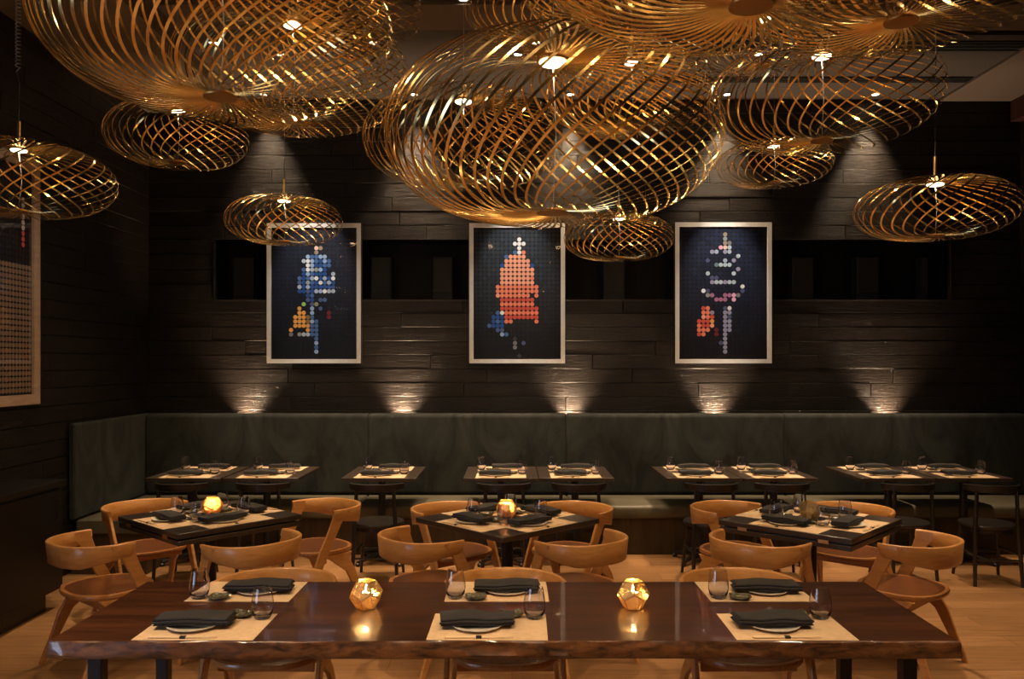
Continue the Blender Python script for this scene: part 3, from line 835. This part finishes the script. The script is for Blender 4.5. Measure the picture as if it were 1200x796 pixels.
# live-edge slab table
sl = thing('live_edge_slab_table', (-.03, 3.235, 0)); tag(sl, 'long glossy dark walnut live-edge slab table in the foreground', 'table')
def wob(x, s, amp): return amp*noise.noise(Vector((x*2.2, s*7.3, 0))) + amp*.5*noise.noise(Vector((x*7, s*3.1, 4)))
NXs = 160; HW = 1.60; HD = .385
mb = MB(); mbe = MB(); topv = []
fr = []; bkk = []
for i in range(NXs+1):
    x = -HW + 2*HW*i/NXs; fr.append((x, -HD + wob(x,1,.007))); bkk.append((x, HD + wob(x,2,.010)))
topf = []; n = NXs+1; NY = 10
vs = [(fr[i][0], fr[i][1]+(bkk[i][1]-fr[i][1])*j/NY, .75) for j in range(NY+1) for i in range(n)]
fs = [(j*n+i, j*n+i+1, (j+1)*n+i+1, (j+1)*n+i) for j in range(NY) for i in range(NXs)]
mb.add(vs, fs); mb.build('slab_top', M_SLAB, sl, smooth=60)
# edge skin round the perimeter
per = [(x,y) for x,y in fr] + [(HW+wob(y,3,.010), y) for y in [bkk[-1][1]*k/12 + fr[-1][1]*(1-k/12) for k in range(1,12)]] + [(x,y) for x,y in reversed(bkk)] + [(-HW+wob(y,5,.010), y) for y in [bkk[0][1]*(1-k/12) + fr[0][1]*k/12 for k in range(1,12)]]
rings = []
for q, (z, out) in enumerate([(.75,0),(.7465,.004),(.738,.006),(.722,.010),(.705,.016),(.692,.012),(.688,0)]):
    ring = []
    for j, (x, y) in enumerate(per):
        c = Vector((x/HW, y/HD)); ox = 1 if abs(x) > HW*.985 else 0; 
        d = Vector((math.copysign(1,x)*ox, math.copysign(1,y) if abs(y) > HD*.9 else 0))
        if d.length > 0: d.normalize()
        k = out + (0 if q in (0,) else .006*noise.noise(Vector((x*9, y*9, z*40))))
        if x < -HW*.985: k = out*.3
        ring.append((x+d.x*k, y+d.y*k, z))
    rings.append(ring)
mbe.loft(rings, caps=False); mbe.add([(x,y,.688) for x,y in per], [tuple(reversed(range(len(per))))]); mbe.build('live_edge', M_BARK, sl, smooth=50)
for s, nm in ((-1,''),(1,'')):
    xx = -1.475 if s < 0 else 1.465
    for y in (-.29, .27):
        mb = MB(); mb.box(xx-.025, xx+.025, y-.025, y+.025, 0, .67); mb.build('leg', M_BLACK, sl, bevel=.002)
    mb = MB(); mb.box(xx-.04, xx+.04, -.32, .30, .67, .687); mb.box(xx-.025, xx+.025, -.265, .245, 0, .05); mb.build('leg_crossbar', M_BLACK, sl, bevel=.002)

# ------------------------------------------------------------------ place settings
mb = MB(); mb.box(-.215,.215,-.15,.15,0,.0007); o = mb.build('placemat', M_PAPER, smooth=0); PM = Maker(o)
mb = MB(); mb.lathe([(.05,0),(.055,.001),(.090,.008),(.096,.0125),(.0955,.0138),(.088,.0105),(.055,.004),(.01,.0035)], 40); o = mb.build('plate', M_CHINA); PL = Maker(o)
def napkin(seed):
    rnd = random.Random(seed); mb = MB()
    # folded cross-section: three soft layers
    sec = []
    for k, (z, r, yo) in enumerate([(.005,.005,0),(.0145,.0055,.004),(.0245,.0055,-.002)]):
        for q in range(6): a = R(-90+180*q/5); sec.append((.046+yo+r*math.cos(a), z+r*math.sin(a)))
    for k, (z, r, yo) in enumerate([(.0245,.0055,.0),(.0145,.0055,-.003),(.005,.005,.0)]):
        for q in range(6): a = R(90+180*q/5); sec.append((-.046+yo+r*math.cos(a), z+r*math.sin(a)))
    rings = []; NL = 26
    for i in range(NL+1):
        u = -1+2*i/NL; x = .136*u; ring = []
        for (y, z) in sec:
            zz = z*(1-.10*abs(u)**4) + .0035*noise.noise(Vector((x*11+seed*5, y*14, 0)))*(z/.03) + .002*math.sin(x*30+seed)
            yy = y*(1+.05*math.sin(x*17+seed)) + .004*noise.noise(Vector((x*9, seed, 3)))
            zz -= .016*(1-abs(u))**2*0
            ex = x + .010*(y/.05)*u*rnd.uniform(.2,.3) + .006*math.sin(z*330+seed)*abs(u)**8*(1 if u>0 else -1)
            ring.append((ex, yy, max(zz,.0006)))
        rings.append(ring)
    mb.loft(rings); return mb.build('folded_napkin', M_NAP, smooth=60)
NAPS = [Maker(napkin(s)) for s in (1,2,3)]
def dish():
    mb = MB(); rings = []
    def sq(h, z, wv=0):
        out = []
        for k in range(32):
            a = 2*PI*k/32; x, y = math.cos(a), math.sin(a); r = h/((abs(x)**5+abs(y)**5)**.2)
            out.append((x*r, y*r*.85, z + wv*(math.cos(4*a)*-.5+.25*math.sin(3*a))))
        return out
    rings = [sq(.026,0), sq(.030,.001), sq(.042,.012,.003), sq(.044,.0155,.005), sq(.041,.016,.005), sq(.030,.007,.001), sq(.012,.0055)]
    mb.loft(rings); return mb.build('sauce_dish', M_DISH)
DS = Maker(dish())
def tumbler(m):
    mb = MB()
    outer = [(.012,0),(.027,.0005),(.031,.004),(.038,.02),(.0425,.042),(.0415,.065),(.037,.092),(.0325,.118)]
    inner = [(.0312,.1185),(.0355,.092),(.040,.065),(.041,.042),(.036,.022),(.026,.012),(.010,.010)]
    mb.lathe(outer+inner, 36); return mb.build('stemless_glass', m)
GL = Maker(tumbler(M_GLASS))
def sticks():
    t = thing('chopsticks')
    for s in (-1,1):
        mb = MB(); rings = []
        for x, r in ((-.122,.0030),(-.11,.0036),(.05,.0024),(.122,.0013)):
            rings.append([(x, s*.0042+r*math.cos(2*PI*j/8+PI/8), .0034+r*math.sin(2*PI*j/8+PI/8)) for j in range(8)])
        mb.loft(rings); mb.build('chopstick', M_STICK, t)
    mb = MB(); mb.box(-.010,.010,-.0082,.0082,.0001,.0072); mb.build('paper_band', M_BANDP, t, smooth=0); return t
CS = Maker(sticks())
cnt = [0]
def setting(cx, cy, z, h, phrase, rich=True, goff=(.2,.10), doff=(.085,.14), poff=-.045, lift=0, jit=5):
    cnt[0] += 1; k = cnt[0]; rnd = random.Random(k*7)
    a = R(h-90); ca, sa = math.cos(a), math.sin(a)
    def W(x, y, zz): return (cx+x*ca-y*sa, cy+x*sa+y*ca, z+lift+zz)
    PM.put(W(0,0,.0003), a+R(rnd.uniform(-1,1)), 'kraft paper placemat '+phrase, 'placemat', 'kraft placemats')
    px = poff+rnd.uniform(-.008,.008)
    PL.put(W(px, .0, .0012), a, 'small cream plate under a napkin '+phrase, 'plate', 'cream plates')
    NAPS[k%3].put(W(px, .008, .0155), a+R(rnd.uniform(-jit,jit)), 'folded charcoal napkin '+phrase, 'napkin', 'charcoal napkins')
    CS.put(W(px+.01, -.128, .0012), a, 'banded bamboo chopsticks '+phrase, 'chopsticks', 'bamboo chopsticks')
    DS.put(W(doff[0], min(doff[1], .117), .0012), a+R(rnd.uniform(-12,12)), 'small dark sauce dish '+phrase, 'dish', 'sauce dishes')
    gz = .0012 if abs(goff[0]) < .215-.03 and goff[1] < .12 else .0012
    GL.put(W(goff[0], goff[1], gz), a, 'stemless tinted glass '+phrase, 'glass', 'stemless glasses')
for x, s in ((-1.128,'left'),(-.086,'middle'),(1.01,'right')):
    setting(x, 3.007, .75, 90, 'at the near %s place of the slab table' % s, goff=(.172,.10))
for x, s in ((-1.128,'left'),(-.063,'middle'),(1.03,'right')):
    setting(x, 3.47, .75, -90, 'at the far %s place of the slab table' % s, goff=(.172,.10))
for tx, ty, a, nm, dbl in SQ:
    for q, (da, side) in enumerate(((180,'near left'),(270,'near right'),(0,'far right'),(90,'far left'))):
        ang = R(a) + R(da-90) + R(0)
        # outward normal for the near-left edge points to (-,-)
        on = R(a-90 + {0:0,1:90,2:180,3:270}[q])
        h = math.degrees(on)+180
        cx = tx+math.cos(on)*.255; cy = ty+math.sin(on)*.255
        setting(cx, cy, .75, h, 'on the %s side of the %s square table' % (side, nm), goff=(.143,.097), doff=(.055,.118), jit=2, lift=.0009*(q%2))
for k, x in enumerate(TX):
    setting(x, TY-.225, .75, 90, 'on chair side of banquette table %s from left' % ORD[k], goff=(.185,.08), doff=(.10,.10))
    setting(x, TY+.225, .75, -90, 'on wall side of banquette table %s from left' % ORD[k], goff=(.185,.08), doff=(.10,.10))

# faceted perforated candle holders
def holder(lit, liner=False):
    t = thing('faceted_candle_holder')
    g = (1+5**.5)/2; V = []
    for a in (-1,1):
        for b_ in (-1,1):
            for c in (-1,1): V.append(Vector((a,b_,c)))
            V.append(Vector((0,a/g,b_*g))); V.append(Vector((a/g,b_*g,0))); V.append(Vector((a*g,0,b_/g)))
    # face normals = icosahedron directions
    Ns = []
    for a in (-1,1):
        for b_ in (-1,1): Ns += [Vector((0,a*g,b_)), Vector((a,0,b_*g)), Vector((a*g,b_,0))]
    Ns = [n_.normalized() for n_ in Ns]
    Q = Ns[1].rotation_difference(Vector((0,0,1)))
    rr = .068/ (3**.5); V = [Q @ v*rr for v in V]; Ns = [Q @ n_ for n_ in Ns]
    mbf = MB(); mbp = MB(); inr = max(v.dot(Ns[0]) for v in V)
    for n_ in Ns:
        fv = [v for v in V if abs(v.dot(n_)-inr) < 1e-4]
        c = sum(fv, Vector())/len(fv); e1 = (fv[0]-c).normalized(); e2 = n_.cross(e1)
        fv.sort(key=lambda v: math.atan2((v-c).dot(e2), (v-c).dot(e1)))
        ins = [c+(v-c)*.90 for v in fv]; th = n_*.0012
        top = n_.z > .9
        for j in range(5):
            a, b_, c2, d = fv[j], fv[(j+1)%5], ins[(j+1)%5], ins[j]
            mbf.add([a,b_,c2,d,a-th,b_-th,c2-th,d-th], [(0,1,2,3),(7,6,5,4),(0,4,5,1),(2,6,7,3)])
        if not top: mbp.add([v-th*.5 for v in ins], [tuple(range(5))])
    off = (0,0,inr)
    o = mbf.build('edge_frame', M_ETCHF, t, smooth=0); o.location = off
    o = mbp.build('pierced_panel', M_ETCH, t, smooth=0); o.location = off
    if liner:
        ml = MB(); ml.lathe([(.022,-inr+.006),(.038,-.03),(.050,.0),(.046,.028),(.030,.050)], 28, caps=False)
        o = ml.build('added_glow_liner', M_LINER, t, smooth=0); o.location = off  # translucent liner added so that the whole holder glows from its candle
    mb = MB(); mb.lathe([(.019,.004),(.019,.062),(.017,.062),(.016,.059)], 20); cn = mb.build('tealight', M_WAX, t)
    if lit:
        mb = MB(); mb.lathe([(.001,.061),(.0045,.067),(.0055,.074),(.003,.085),(.0005,.094)], 12); mb.build('flame', M_FLAME, cn)
        light('POINT', 'candle_lamp', (0,0,.085), 3.0 if liner else 1.3, (1,.55,.2), t, size=.012)
    return t
hl = Maker(holder(True)); hm = Maker(holder(True, True)); hu = holder(False)
GC = 'faceted brass candle holders'
hl.put(((428-HX)/F*3.22, 3.24, .7504), R(10), 'lit faceted brass candle holder on the slab table, left one', 'candle holder', GC)
hl.put(((743-HX)/F*3.22, 3.24, .7504), R(50), 'lit faceted brass candle holder on the slab table, right one', 'candle holder', GC)
hm.put((-1.93, 5.22, .753), R(33), 'lit glowing faceted candle holder on the left square table', 'candle holder', GC)
hm.put((-.035, 5.11, .753), R(20), 'lit glowing faceted candle holder on the centre square table', 'candle holder', GC)
hu.location = (1.86, 5.07, .753); hu.rotation_euler = (0,0,R(15)); tag(hu, 'unlit faceted brass candle holder on the right square table', 'candle holder', GC)

# ------------------------------------------------------------------ camera, world
cam = bpy.data.cameras.new('camera'); co = bpy.data.objects.new('camera', cam); C.objects.link(co)
co.location = (0,0,EYE); co.rotation_euler = (R(90),0,0)
cam.sensor_width = 36; cam.lens = 36*F/1200; cam.shift_y = 27/1200; cam.clip_start = .05
S.camera = co
w = bpy.data.worlds.new('world'); S.world = w; w.use_nodes = True
w.node_tree.nodes['Background'].inputs['Color'].default_value = (.9,.75,.6,1)
w.node_tree.nodes['Background'].inputs['Strength'].default_value = .02
S.view_settings.view_transform = 'Standard'; S.view_settings.look = 'None'
S.view_settings.gamma = 1; S.view_settings.use_curve_mapping = False
S.view_settings.exposure = 0
